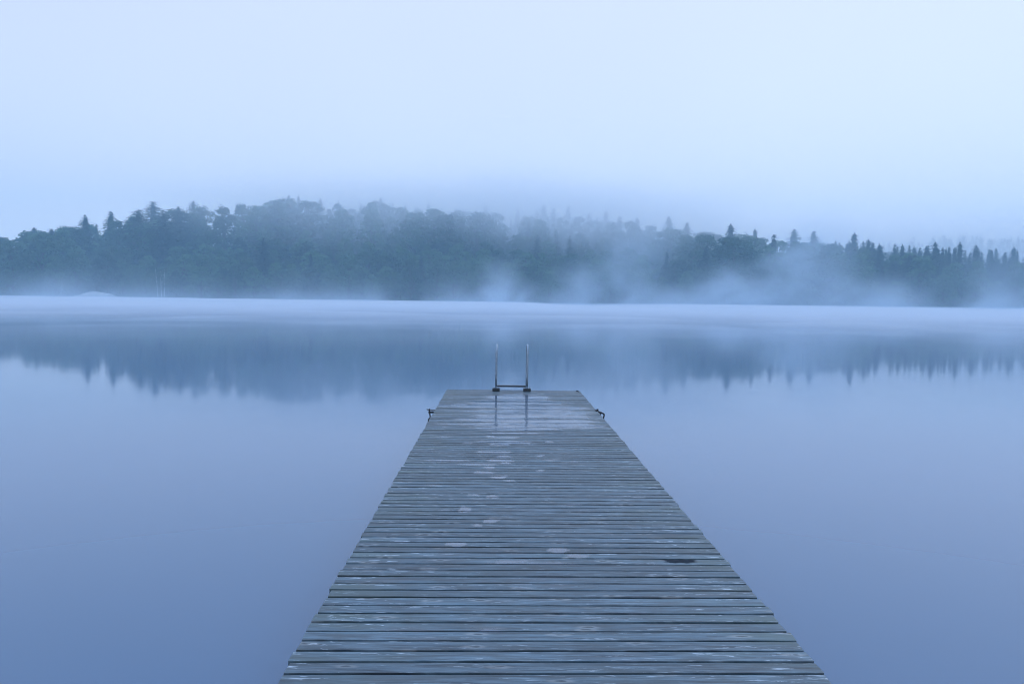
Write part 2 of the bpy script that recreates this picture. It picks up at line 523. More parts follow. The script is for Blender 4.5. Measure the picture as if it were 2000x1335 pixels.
gap_y0 = on_plane(552, 1313.6, DECK_Z).y       # a gap crosses the edge here
SEG = 150
tx = np.linspace(0, 1, SEG + 1)
prof = np.array([0.0, .006, .025, .5, .975, .994, 1.0])            # across the plank, from its near edge
profz = np.array([-.0022, -.0006, 0, .0006, 0, -.0006, -.0022])
V, F, A_id, A_wet, A_st, base = [], [], [], [], [], 0
n0 = -int((gap_y0 + 7.0) / PITCH_P)
n1_ = int(round((YEND - gap_y0) / PITCH_P))
PR = random.Random(11)
YEND = gap_y0 + n1_ * PITCH_P
for i in range(n0, n1_):
    ya_ = gap_y0 + i * PITCH_P + GAP + PR.uniform(-.0014, .0014)
    yb_ = gap_y0 + (i + 1) * PITCH_P + PR.uniform(-.001, .001)
    skew = 0.011 - 0.016 * np.clip((ya_ - 3) / 10.5, 0, 1.0)
    if i >= n1_ - 2: skew = -0.004
    x0, x1 = XL + max(-.008, min(.008, PR.gauss(0, .004))), XR + max(-.008, min(.008, PR.gauss(0, .004)))
    cutl, cutr = PR.uniform(-.004, .004), PR.uniform(-.004, .004)
    zo, tilt, bow = PR.gauss(0, .0005), PR.gauss(0, .0009), PR.gauss(0, .0010)
    pid = PR.random()
    ph = PR.random() * 50
    seg = SEG if ya_ > 0.5 else 24
    tt = np.linspace(0, 1, seg + 1)
    wav0 = (vnoise(tt * 7 + ph, tt * 0 + i + .3) - .5) * .0034 + (vnoise(tt * 40 + ph, tt * 0 + i + .7) - .5) * .0022
    wav1 = (vnoise(tt * 7 + ph + 9, tt * 0 + i + 5.3) - .5) * .0034 + (vnoise(tt * 40 + ph, tt * 0 + i + 5.7) - .5) * .0022
    rows = []
    for k in range(7):
        xs = x0 + cutl * prof[k] + (x1 + cutr * prof[k] - x0 - cutl * prof[k]) * tt
        ys = (ya_ + wav0) * (1 - prof[k]) + (yb_ + wav1) * prof[k] + skew * (xs - 0.25)
        zs = DECK_Z + profz[k] + zo + tilt * (prof[k] - .5) + bow * 4 * tt * (1 - tt) - bow
        if 0 < k < 6:
            zs = zs + (vnoise(tt * 25 + ph, tt * 0 + k * 1.7 + i) - .5) * .0012
        rows.append(np.stack([xs, ys, zs], -1))
    for k in (6, 0):                                            # underside
        r_ = rows[k].copy(); r_[:, 2] = DECK_Z - THICK
        rows.append(r_)
    P = np.stack(rows)                                          # 9 rows round the section
    nr, nc = P.shape[:2]
    idx = np.arange(nr * nc).reshape(nr, nc) + base
    idn = np.roll(idx, -1, 0)
    F.extend(np.stack([idx[:, :-1], idx[:, 1:], idn[:, 1:], idn[:, :-1]], -1).reshape(-1, 4).tolist())
    F.append(idx[:, 0].tolist()); F.append(idx[::-1, -1].tolist())
    pts = P.reshape(-1, 3)
    base += len(pts)
    V.append(pts)
    A_id.append(np.full(len(pts), pid))
    w = np.zeros(len(pts))
    pyc = (ya_ + yb_) / 2 + skew * (pts[:, 0] - .25)
    ragged = (vnoise(pts[:, 0] * 9, pts[:, 1] * 30 + i * 3) - .5) * .5
    for cx, cyy, hx, hy, s in wet_spots:
        hy2 = max(hy, 0.020)
        if abs(ya_ + .05 - cyy) > hy2 * 2 + .2: continue
        pc = (ya_ + yb_) / 2 + skew * (cx - .25)
        if hx < .30 and abs(pc - cyy) > PITCH_P * .52: s = s * .45      # a small puddle keeps to one board
        s = s * (.82 + .36 * vnoise(np.array([cx * 3 + i * 5.1]), np.array([i * .9]))[0])
        d2 = ((pts[:, 0] - cx) / hx) ** 2 + ((pts[:, 1] - skew * (pts[:, 0] - .25) * 0 - cyy) / hy2) ** 2
        w = np.maximum(w, s * np.clip(1.15 - .55 * d2 + ragged * .8, 0, 1))
    A_wet.append(w)
    d2 = ((pts[:, 0] - SPOT[0]) / SPOT[2]) ** 2 + ((pts[:, 1] - SPOT[1]) / SPOT[3]) ** 4
    on = abs((ya_ + yb_) / 2 + skew * (SPOT[0] - .25) - SPOT[1]) < PITCH_P * .5
    A_st.append(np.clip(1.25 - .75 * d2, 0, 1) if on else np.zeros(len(pts)))
pier = empty('pier', (0, 0, 0))
tag(pier, 'weathered grey plank pier reaching out over the still lake', 'pier')
me = bpy.data.meshes.new('deck')
me.from_pydata(np.concatenate(V).tolist(), [], F)
me.materials.append(m_wood)
for nm, arr in (('plank_id', A_id), ('wet', A_wet), ('stain', A_st)):
    a = me.attributes.new(nm, 'FLOAT', 'POINT')
    a.data.foreach_set('value', np.concatenate(arr).astype(np.float32))
deck = bpy.data.objects.new('deck', me)
COL.objects.link(deck)
deck.parent = pier

m_beam = bsdf_mat('soaked_timber', (0.055, 0.06, 0.055), 0.75, noise=0.3, nscale=9)
for bx in (XL + .10, (XL + XR) / 2, XR - .10):
    mb = MB(); mb.box((bx, 3.4, DECK_Z - THICK - .095), (.07, 20.6, .17), bevel=.006)
    mb.build('stringer', m_beam, pier)
for py_ in (-5.5, 0.6, 6.8, 12.9):
    mb = MB(); mb.box(((XL + XR) / 2, py_, DECK_Z - THICK - .255), (XR - XL - .05, .12, .14), bevel=.006)
    mb.build('crossbeam', m_beam, pier)
    for bx in (XL + .22, XR - .22):
        mb = MB(); mb.tube([(bx, py_, -2.0), (bx + .01, py_, -.8), (bx, py_, DECK_Z - THICK - .32)], [.105, .10, .095], 14)
        mb.build('piling', m_beam, pier, smooth=True)

# small bolt head at the far corner
m_iron = bsdf_mat('rusty_iron', (0.030, 0.030, 0.032), 0.5, metal=0.6, noise=0.4, nscale=60)
mb = MB(); mb.tube([(XR - .05, YEND - .10, DECK_Z), (XR - .05, YEND - .10, DECK_Z + .016)], .016, 6)
mb.build('bolt', m_iron, pier)
mb = MB(); mb.tube([(XR - .03, YEND - .17, DECK_Z), (XR - .03, YEND - .17, DECK_Z + .014)], .013, 6)
mb.build('bolt', m_iron, pier)

# ------------------------------------------------------------------ bathing ladder
m_steel, t, out = new_mat('galvanised_steel')
b = N(t, 'ShaderNodeBsdfPrincipled', Metallic=0.75)
c_ = N(t, 'ShaderNodeTexCoord')
n_ = N(t, 'ShaderNodeTexNoise', Scale=45.0, Detail=3.0)
L(t, c_.outputs['Object'], n_.inputs['Vector'])
r_ = N(t, 'ShaderNodeValToRGB')
r_.color_ramp.elements[0].position, r_.color_ramp.elements[1].position = .35, .65
r_.color_ramp.elements[0].color, r_.color_ramp.elements[1].color = (.15, .20, .24, 1), (.34, .40, .44, 1)
L(t, n_.outputs['Fac'], r_.inputs[0]); L(t, r_.outputs[0], b.inputs['Base Color'])
mr_ = N(t, 'ShaderNodeMapRange')
mr_.inputs['To Min'].default_value, mr_.inputs['To Max'].default_value = .24, .48
L(t, n_.outputs['Fac'], mr_.inputs['Value']); L(t, mr_.outputs[0], b.inputs['Roughness'])
L(t, b.outputs[0], out.inputs['Surface'])
m_rubber = bsdf_mat('black_rubber_block', (0.012, 0.016, 0.017), 0.45, noise=0.3, nscale=30)
m_tread = bsdf_mat('dark_ladder_step', (0.016, 0.022, 0.026), 0.35, noise=0.3, nscale=40)

fl_ = on_plane(968.8, 764.2, DECK_Z)
fr_ = on_plane(1029.4, 765.0, DECK_Z)
LY = (fl_.y + fr_.y) / 2 + .05
lx0, lx1 = fl_.x, fr_.x
ladder = empty('bathing_ladder', ((lx0 + lx1) / 2, LY, DECK_Z))
tag(ladder, 'galvanised steel bathing ladder with two hooped rails at the pier end', 'ladder')
RADT, TOP, DR = 0.0178, 0.795, 0.17
for k, lx in enumerate((lx0, lx1)):
    x = lx - (lx0 + lx1) / 2
    pts = [(x, 0, .012), (x, 0, .25), (x + .002, 0, TOP - DR)]
    for a in np.linspace(0, math.pi, 13)[1:]:
        pts.append((x + .003, DR - DR * math.cos(a), TOP - DR + DR * math.sin(a)))
    pts += [(x + .001, 2 * DR, .2), (x - .002, 2 * DR + .01, -.45), (x - .004, 2 * DR + .03, -1.5)]
    mb = MB(); mb.tube(pts, RADT, 16)
    rail = mb.build('handrail', m_steel, ladder, smooth=True)
    mb = MB(); mb.box((x, 0, .029), (.128, .11, .056), bevel=.008)
    blk = mb.build('mounting_block', m_rubber, ladder)
    mb = MB(); mb.box((x, .012, .0605), (.112, .085, .006), bevel=.002)
    mb.tube([(x - .042, .012, .063), (x - .042, .012, .072)], .009, 6)
    mb.tube([(x + .042, .012, .063), (x + .042, .012, .072)], .009, 6)
    mb.build('bracket_plate', m_steel, blk)
for z in (.055, -.22, -.50, -.78):
    mb = MB(); mb.box((0, 2 * DR + (.0 if z > 0 else .012), z), (lx1 - lx0 - 2 * RADT + .004, .075, .027), bevel=.005)
    mb.build('step', m_tread, ladder)

# ------------------------------------------------------------------ mooring brackets on the two sides
def bracket(px, py, side, name, label):
    p = on_plane(px, py, DECK_Z)
    edge_x = XL if side < 0 else XR
    o = empty(name, (edge_x, p.y, DECK_Z))
    tag(o, label, 'mooring bracket', 'mooring brackets on the pier sides')
    return o


mk = bracket(850, 800, -1, 'mooring_bracket', 'rusty mooring bracket with a hanging hook on a rod')
mk.scale = (.82, .82, .82)
mb = MB(); mb.box((-.045, 0, -.040), (.135, .060, .030), bevel=.003)
mb.build('arm', m_iron, mk)
mb = MB(); mb.box((-.060, .01, -.004), (.14, .07, .010), bevel=.002, rot=Matrix.Rotation(.06, 3, 'Y'))
mb.box((-.125, .01, .003), (.05, .03, .010), bevel=.002, rot=Matrix.Rotation(.35, 3, 'Y'))
mb.build('top_plate', m_iron, mk)
mb = MB(); mb.tube([(-.098, .0, -.05), (-.098, .0, .022)], .011, 8); mb.build('pin', m_iron, mk, smooth=True)
mb = MB(); mb.tube([(-.092, -.01, -.05), (-.084, -.02, -.10), (-.074, -.03, -.155)], .0115, 8); mb.build('rod', m_iron, mk, smooth=True)
mb = MB()
hp = [(-.072 + .036 * math.cos(a), -.035, -.175 + .036 * math.sin(a)) for a in np.linspace(math.radians(35), math.radians(325), 14)]
mb.tube(hp, .0125, 8); mb.box((-.055, -.035, -.150), (.06, .022, .022), bevel=.003)
mb.build('hook', m_iron, mk, smooth=False)

mk = bracket(1163, 802, 1, 'mooring_bracket', 'rusty mooring bracket with a long bent shackle and crossbar')
mk.scale = (.74, .74, .74)
mb = MB(); mb.box((.035, 0, -.020), (.13, .085, .034), bevel=.003, rot=Matrix.Rotation(.30, 3, 'Y'))
mb.build('arm', m_iron, mk)
mb = MB(); mb.tube([(.018, .02, -.01), (.018, .02, .035)], .016, 8); mb.tube([(-.025, .02, .022), (.01, .02, .022)], .009, 6)
mb.build('pin', m_iron, mk)
mb = MB(); mb.tube([(.07, -.01, -.045), (.115, -.02, -.042), (.135, -.03, -.055), (.140, -.035, -.085), (.118, -.045, -.150), (.092, -.05, -.215)],
                   [.013, .016, .017, .015, .013, .012], 8)
mb.tube([(.092, -.05, -.215), (.062, -.048, -.16), (.045, -.04, -.10)], [.010, .009, .010], 8)
mb.build('shackle', m_iron, mk, smooth=True)
mb = MB(); mb.tube([(.015, -.045, -.095), (.085, -.045, -.105)], .014, 8); mb.tube([(.062, -.045, -.10), (.068, -.03, -.055)], .010, 6)
mb.build('crossbar', m_iron, mk, smooth=True)

# ------------------------------------------------------------------ trees
def leaf_mat(name, dark, light):
    m, t, out = new_mat(name)
    b = N(t, 'ShaderNodeBsdfPrincipled', Roughness=0.6)
    b.inputs['Specular IOR Level'].default_value = 0.25
    oi = N(t, 'ShaderNodeObjectInfo')
    c = N(t, 'ShaderNodeTexCoord')
    n = N(t, 'ShaderNodeTexNoise', Scale=0.45, Detail=3.0)
    L(t, c.outputs['Object'], n.inputs['Vector'])
    add = N(t, 'ShaderNodeMath', operation='MULTIPLY_ADD')
    add.inputs[1].default_value = 0.55
    L(t, oi.outputs['Random'], add.inputs[0])
    s = N(t, 'ShaderNodeMath', operation='MULTIPLY_ADD')
    s.inputs[1].default_value, s.inputs[2].default_value = 0.9, -0.22
    L(t, n.outputs['Fac'], s.inputs[0]); L(t, s.outputs[0], add.inputs[2])
    r = N(t, 'ShaderNodeValToRGB')
    r.color_ramp.elements[0].position, r.color_ramp.elements[1].position = .05, .95
    r.color_ramp.elements[0].color, r.color_ramp.elements[1].color = (*dark, 1), (*light, 1)
    L(t, add.outputs[0], r.inputs[0])
    L(t, r.outputs[0], b.inputs['Base Color'])
    tr = N(t, 'ShaderNodeBsdfTranslucent')
    L(t, r.outputs[0], tr.inputs['Color'])
    ms = N(t, 'ShaderNodeMixShader', Fac=0.25)
    L(t, b.outputs[0], ms.inputs[1]); L(t, tr.outputs[0], ms.inputs[2])
    L(t, ms.outputs[0], out.inputs['Surface'])
    return m


m_leaf = leaf_mat('broad_leaves', (0.006, 0.022, 0.016), (0.100, 0.200, 0.085))
m_birch = leaf_mat('birch_leaves', (0.045, 0.080, 0.035), (0.100, 0.150, 0.065))
m_needle = leaf_mat('conifer_needles', (0.008, 0.024, 0.018), (0.024, 0.055, 0.036))
m_bark = bsdf_mat('grey_bark', (0.060, 0.052, 0.045), 0.9, noise=0.4, nscale=6)
m_white = bsdf_mat('white_birch_bark', (0.62, 0.62, 0.60), 0.7, noise=0.25, nscale=5)


def leaf_quads(c, nrm, size, rg):
    """one quad per row: centres c, rough normals nrm, sizes"""
    n = len(c)
    nn = nrm + rg.normal(0, .55, (n, 3))
    nn /= np.linalg.norm(nn, axis=1, keepdims=True) + 1e-9
    a = np.cross(nn, rg.normal(0, 1, (n, 3)))
    a /= np.linalg.norm(a, axis=1, keepdims=True) + 1e-9
    b_ = np.cross(nn, a)
    s = size[:, None]
    e = rg.uniform(.55, 1.0, (n, 1))
    return np.stack([c - a * s - b_ * s * e * .2, c - b_ * s * e, c + a * s + b_ * s * e * .25, c + b_ * s * e], 1)


def lobe_leaves(mb, cen, rad, n, rg, size, flat=.8, down=.0):
    d = rg.normal(0, 1, (n, 3))
    d /= np.linalg.norm(d, axis=1, keepdims=True)
    d[:, 2] = np.where(d[:, 2] < -.72, -d[:, 2] * .5, d[:, 2])
    r = rg.uniform(.45, 1.1, n) ** .6 * np.where(rg.random(n) < .16, rg.uniform(1.0, 1.4, n), 1.0)
    bump = 1 + .22 * np.sin(d[:, 0] * 5 + cen[0]) * np.sin(d[:, 1] * 6 + cen[2]) * np.cos(d[:, 2] * 5)
    p = np.array(cen) + d * np.array([rad, rad, rad * flat]) * (r * bump)[:, None]
    p[:, 2] -= down * rg.random(n)
    nr = d + np.array([0, 0, .55])
    mb.quads(leaf_quads(p, nr, rg.uniform(.6, 1.25, n) * size, rg))


def broadleaf(seed, low):
    """crown and trunk meshes of a broadleaf tree 14 m tall"""
    rg = np.random.default_rng(seed)
    H = 14.0
    cr_, tk = MB(), MB()
    nl = rg.integers(24, 34)
    fat = rg.uniform(.78, 1.12)
    for k in range(nl):
        zf = rg.uniform(.14 if low else .20, .93)
        env = 5.3 * fat * math.sin(math.pi * min(1, max(.06, (zf - .02) / .98)) ** .8) ** .65
        a = rg.uniform(0, 2 * math.pi)
        rad = rg.uniform(.7, 1.75) * (1.1 - .35 * zf)
        rr_ = max(0, env - rad * .55) * math.sqrt(rg.uniform(.25, 1))
        cen = (rr_ * math.cos(a), rr_ * math.sin(a), zf * H)
        lobe_leaves(cr_, cen, rad, int(70 + 70 * rad), rg, .24, flat=rg.uniform(.55, .85), down=.5)
        tk.tube([(0, 0, max(.8, zf * H * .55)), (cen[0] * .5, cen[1] * .5, zf * H * .85), cen], [.13, .08, .03], 5, cap=False)
    lobe_leaves(cr_, (rg.normal(0, .3), rg.normal(0, .3), H * .9), 1.5, 220, rg, .26, flat=.7)
    lobe_leaves(cr_, (0, 0, H * .6), 3.0, 420, rg, .34, flat=1.3)
    tk.tube([(0, 0, -.6), (.1, 0, 1.2), (.05, .15, H * .4), (0, 0, H * .82)], [.34, .25, .18, .05], 8)
    return cr_.mesh('crown', m_leaf), tk.mesh('trunk', m_bark, True)


def conifer(seed, width, dome, hang):
    """crown and trunk meshes of a conifer 16 m tall; whorls of drooping branches"""
    rg = np.random.default_rng(seed)
    H = 16.0
    cr_, tk = MB(), MB()
    z = 1.2
    ph_ = rg.random() * 6.28
    while z < H - .25:
        f = (z - 1.2) / (H - 1.2)
        env = width * ((1 - f) ** .72 if not dome else math.sqrt(max(0.0, 1 - f ** 2.6)) * (1 - .28 * f)) + .12
        nb = max(4, int(5 + env * 2.4))
        a0 = rg.random() * 6.28
        for k in range(nb):
            a = a0 + 6.283 * k / nb + rg.normal(0, .22)
            ln = env * rg.uniform(.50, 1.18) * (1 + .22 * math.sin(a * 2 + ph_) * (1 - f))
            ns = max(3, int(ln * 4.5))
            s = np.linspace(.10, 1, ns)
            zz = z + rg.normal(0, .12) - hang * ln * s ** 1.3 + .28 * hang * ln * s ** 4
            d = np.array([math.cos(a), math.sin(a)])
            c = np.stack([d[0] * ln * s, d[1] * ln * s, zz], -1)
            for rep in range(2):
                cc = c + rg.normal(0, .10, c.shape)
                size = (.42 - .16 * s) * rg.uniform(.8, 1.25, ns) * (.55 + .45 * (1 - f))
                side = np.array([-d[1], d[0], 0])
                al = np.array([d[0], d[1], -hang])
                q = np.empty((ns, 4, 3))
                dn = rg.uniform(.15, .55, (ns, 1)) * np.array([0, 0, -1.0])
                q[:, 0] = cc - al * size[:, None] * .8
                q[:, 1] = cc - side * size[:, None] * .95 + dn * size[:, None] * 1.2
                q[:, 2] = cc + al * size[:, None] * .9
                q[:, 3] = cc + side * size[:, None] * .95 + dn * size[:, None] * 1.2
                cr_.quads(q)
        z += rg.uniform(.42, .85) * (1.0 - .40 * f)
    n = 260 if dome else 140
    zc = rg.uniform(.08, .93, n)
    ac = rg.random(n) * 6.28
    rc = width * (1 - zc) ** .8 * rg.uniform(.05, .5, n)
    lc = np.stack([rc * np.cos(ac), rc * np.sin(ac), 1 + zc * (H - 1.6)], -1)
    cr_.quads(leaf_quads(lc, np.stack([np.cos(ac), np.sin(ac), ac * 0], -1), np.full(n, .42), rg))
    if not dome:
        top = np.array([[0, 0, H - .3 + .12 * j] for j in range(4)], float)
        cr_.quads(leaf_quads(top, np.tile([1.0, 0, 0], (4, 1)), np.array([.22, .17, .13, .10]), rg))
    tk.tube([(0, 0, -.6), (.03, 0, 3), (0, 0, H * .6), (0, 0, H - .1)], [.27, .21, .12, .025], 8)
    return cr_.mesh('crown', m_needle), tk.mesh('trunk', m_bark, True)


def birch(seed, stems):
    rg = np.random.default_rng(seed)
    H = 13.0
    cr_, tk = MB(), MB()
    for s in range(stems):
        bx, by = (rg.normal(0, .25), rg.normal(0, .3)) if stems == 1 else ((s - (stems - 1) / 2) * .9 + rg.normal(0, .15), rg.normal(0, .4))
        lean = rg.normal(0, .5) + (bx * .55)
        h = H * rg.uniform(.85, 1)
        pts = [(bx, by, -.5), (bx + lean * .15 + .06, by, h * .2), (bx + lean * .45, by + .1, h * .5), (bx + lean, by, h * .96)]
        tk.tube(pts, [.16, .125, .085, .02], 8)
        for k in range(9):
            zf = rg.uniform(.33, .97)
            a = rg.random() * 6.28
            r = (1.9 * math.sin(math.pi * (zf - .30) / .75) + .25) * rg.uniform(.4, 1)
            cen = (bx + lean * zf + r * math.cos(a), by + r * math.sin(a), zf * h)
            lobe_leaves(cr_, cen, rg.uniform(.6, 1.1), 120, rg, .19, flat=1.25, down=1.6)
            tk.tube([(bx + lean * zf * .8, by, zf * h * .86), cen], [.04, .012], 4, cap=False)
    return cr_.mesh('crown', m_birch), tk.mesh('trunk', m_white, True)


BROAD = [broadleaf(100 + k, k % 2 == 0) for k in range(10)]
SPRUCE = [conifer(200 + k, (3.5, 4.4, 2.7, 3.9, 3.1, 4.8, 2.4, 3.6, 4.1)[k], False, (.42, .30, .55, .36, .5, .28, .45, .22, .38)[k]) for k in range(9)]
PINE = [conifer(300 + k, 3.9 + .3 * k, True, .20) for k in range(3)]
BIRCH1 = [birch(400 + k, 1) for k in range(3)]
BIRCH3 = birch(455, 3)
BASEH = {'broadleaf_tree': 14.0, 'spruce_tree': 16.0, 'pine_tree': 16.0, 'birch_tree': 13.0}
count = {}


def plant(kind, meshes, x, y, h, label, group, wide=1.0, rot=None):
    z = float(ground(x, y)) - .1
    root = empty(kind, (x, y, z))
    s = h / BASEH[kind]
    root.scale = (s * wide, s * wide, s)
    root.rotation_euler.x, root.rotation_euler.y = rng.normal(0, .022), rng.normal(0, .022)
    root.rotation_euler.z = rng.uniform(0, 6.28) if rot is None else rot
    tag(root, label, 'tree', group)
    for nm, me_ in (('crown', meshes[0]), ('trunk', meshes[1])):
        o = bpy.data.objects.new(nm, me_)
        COL.objects.link(o)
        o.parent = root
    count[kind] = count.get(kind, 0) + 1
    return root


SKY_PX = [-300, 0, 60, 130, 200, 260, 300, 360, 420, 480, 540, 570, 600, 650, 740, 800, 880, 960, 1050, 1150, 1250, 1330, 1400, 1500, 1600, 1700, 1800, 1900, 2000, 2300]
SKY_PY = [485, 464, 449, 437, 423, 420, 414, 408, 399, 393, 387, 380, 387, 394, 391, 400, 406, 404, 410, 419, 430, 442, 452, 460, 464, 474, 482, 490, 496, 502]


def top_limit(x, y):
    px, _ = pixel((x, y, 10))
    return at_depth(px, np.interp(px, SKY_PX, SKY_PY), y).z


def special(kind, meshes, px, py, y, label, group=None, wide=1.0, hmax=26):
    p = at_depth(px, py, y)
    h = p.z - float(ground(p.x, p.y)) + .1
    h = max(6.0, min(hmax, h))
    taken.append((p.x, p.y, 2.6 if hmax > 20 else 1.2))
    return plant(kind, meshes, p.x, p.y, h, label, group, wide)


taken = []
G_SKY = 'conifers along the skyline'
special('pine_tree', PINE[1], 272, 406, 268, 'dark round-topped conifer, broadest of three together on the skyline', G_SKY, 1.35)
special('pine_tree', PINE[0], 319, 409, 264, 'dark pointed conifer between two others on the clear skyline', G_SKY, 1.2)
special('pine_tree', PINE[2], 350, 401, 276, 'dark tall conifer, last of three before the fogged hilltop', G_SKY, 1.1)
special('pine_tree', PINE[0], 300, 393, 318, 'pale misty conifer standing taller behind the three dark ones', G_SKY, 1.4)
special('pine_tree', PINE[2], 377, 390, 326, 'pale misty conifer with a narrow square top above the crowns', G_SKY, .8)
special('spruce_tree', SPRUCE[1], 170, 420, 290, 'greyish spruce rising above the sloping end of the hill', G_SKY, 1.50)
special('spruce_tree', SPRUCE[3], 214, 412, 296, 'taller greyish spruce a little up the slope from its twin', G_SKY, 1.50)
special('spruce_tree', SPRUCE[2], 100, 447, 262, 'dark spruce pointing out of the leafy slope above the rock', G_SKY, 1.50)
special('spruce_tree', SPRUCE[0], 66, 443, 285, 'small faint spruce at the low sloping end of the hill', G_SKY, 1.50)
special('spruce_tree', SPRUCE[2], 1428, 437, 262, 'big spruce with a wide skirt above the foggy middle slope', G_SKY, 1.65)
special('spruce_tree', SPRUCE[4], 1476, 445, 290, 'faint thin spruce just behind the big wide spruce', G_SKY, 1.20)
special('spruce_tree', SPRUCE[0], 1510, 456, 262, 'dark slim spruce beside the tall mist plume', G_SKY, 1.20)
special('spruce_tree', SPRUCE[1], 1553, 448, 292, 'faint broad spruce behind the tall mist plume', G_SKY, 1.65)
special('spruce_tree', SPRUCE[3], 1595, 451, 288, 'faint blunt spruce where the mist plume fades out', G_SKY, 1.65)
special('spruce_tree', SPRUCE[2], 1662, 454, 262, 'grey spruce, highest point on the low end of the ridge', G_SKY, 1.50)
special('pine_tree', PINE[1], 1694, 465, 252, 'dark round-topped pine among the pointed spruces', G_SKY, .7)
special('spruce_tree', SPRUCE[0], 1832, 473, 248, 'dark spruce with spreading open branches on the low ridge', G_SKY, 1.50)
special('spruce_tree', SPRUCE[4], 1876, 472, 250, 'dark spruce with upswept branches, peak of a tight cluster', G_SKY, 1.42)
special('spruce_tree', SPRUCE[1], 1908, 479, 256, 'spruce alone just past the tight cluster of dark spruces', G_SKY, 1.42)
special('spruce_tree', SPRUCE[2], 1978, 482, 256, 'last tall spruce before the ridge fades into mist', G_SKY, 1.50)
G_LOW = 'pointed spruces along the low ridge'
pr = random.Random(4)
px = 1612.0
while px < 2060:
    py = float(np.interp(px, SKY_PX, SKY_PY)) - pr.choice([-3, 0, 2, 5, 8])
    special('spruce_tree', SPRUCE[pr.randrange(9)], px, py, pr.uniform(248, 290), 'small pointed spruce in the dense row along the low ridge', G_LOW, pr.uniform(.8, 1.45), hmax=19)
    px += pr.choice([5, 8, 11, 15, 22])
G_HILL = 'faint conifers on the fogged hilltop'
for k, (px, py, y) in enumerate([(1060, 400, 322), (1082, 407, 318), (1105, 402, 324), (1183, 411, 316), (1245, 424, 308), (1308, 423, 306), (1340, 434, 296), (1210, 421, 300), (948, 399, 330),
                                 (838, 395, 332), (742, 386, 334), (1150, 415, 310)]):
    special('spruce_tree', SPRUCE[(k * 2 + 1) % 5], px, py, y, 'faint conifer dissolving into fog on the hilltop', G_HILL, 1.5)
# birches with white stems at the water
special('birch_tree', BIRCH3, 314, 522, 231.0, 'clump of three white-stemmed birches at the water edge', None, 1.0).rotation_euler.z = 0.1
special('birch_tree', BIRCH1[0], 122, 535, 230.0, 'slim pale-stemmed birch just beside the bare rock', None, .9)

# the rest of the wood, row by row up the slope
ZONES = [(260, 'above the bare rock'), (480, 'around the white birches'), (900, 'below the fogged hilltop'), (1380, 'among the drifting mist'), (3000, 'along the low end')]
KIND_WORD = {'broadleaf_tree': 'leafy broadleaf tree', 'spruce_tree': 'pointed dark spruce', 'pine_tree': 'rounded dark conifer'}
crest = np.full(260, 2000.0)                       # skyline already built, per 10 photograph pixels
rowy, yv = [], 231.2
while yv < 332:
    rowy.append(yv)
    yv += 6.1 + (yv - 231) * .045
for ri, y0 in enumerate(rowy):
    half = (W0 / 2 + 90) / FPX * y0
    step = 6.2 if ri == 0 else 6.7 + ri * .10
    x = -half + rng.uniform(0, step)
    while x < half + 6:
        xx, yy = x + rng.normal(0, 1.2), y0 + rng.normal(0, 1.5) + (shore_y(x) - SHORE)
        x += step * rng.uniform(.8, 1.2)
        px, _ = pixel((xx, yy, 8))
        if any((xx - a) ** 2 + (yy - b_) ** 2 < r * r for a, b_, r in taken): continue
        if ri == 0 and 118 < px < 225: continue
        slope = float(np.interp(xx, HX, HZ))
        con = .04 if px < 1000 else .10
        if px > 1480: con = .30 + .25 * min(1, (px - 1480) / 400)
        if ri == 0: con *= .25
        if px < 420 and ri > 4: con = .16
        kind = 'broadleaf_tree'
        if rng.random() < con:
            kind = 'spruce_tree' if rng.random() < .78 else 'pine_tree'
        if kind == 'broadleaf_tree' and count.get(kind, 0) >= 298: kind = 'spruce_tree'
        h = rng.uniform(8.5, 14.5) if kind == 'broadleaf_tree' else rng.uniform(12, 18)
        if ri == 0: h *= rng.uniform(.6, 1.0)
        lim = top_limit(xx, yy) + rng.uniform(-1.9, .5) - (1.2 if px > 1500 else (.2 if px < 450 else .2)) - float(ground(xx, yy))
        if lim < 5.5: continue
        if lim < 21 and kind == 'broadleaf_tree' and rng.random() < .6: h = lim * rng.uniform(.96, 1.03)
        h = min(h, lim * 1.04)
        tpx, tpy = pixel((xx, yy, float(ground(xx, yy)) + h * .97))
        hw = h * .30 / yy * FPX
        b0, b1 = int(np.clip((tpx - hw * .7) / 10 + 20, 0, 258)), int(np.clip((tpx + hw * .7) / 10 + 20, 0, 258)) + 1
        if tpy > crest[b0:b1].max() - 6: continue
        crest[b0:b1] = np.minimum(crest[b0:b1], tpy + 6)
        zone = next(z for lim_, z in ZONES if px < lim_)
        where = 'at the water edge' if ri == 0 else ('on the lower slope' if ri < 4 else ('on the upper slope' if ri < 8 else 'near the skyline'))
        bank = BROAD if kind == 'broadleaf_tree' else (SPRUCE if kind == 'spruce_tree' else PINE)
        if ri == 0 and kind == 'broadleaf_tree':
            me2 = BROAD[2 * rng.integers(0, 5)]
        else:
            me2 = bank[rng.integers(0, len(bank))]
        lab = f'{KIND_WORD[kind]} {where} {zone}'
        plant(kind, me2, xx, yy, h, lab, f'{KIND_WORD[kind]}s {where} {zone}', rng.uniform(.85, 1.35) if kind == 'broadleaf_tree' else rng.uniform(.85, 1.3))
print('TREES', count)

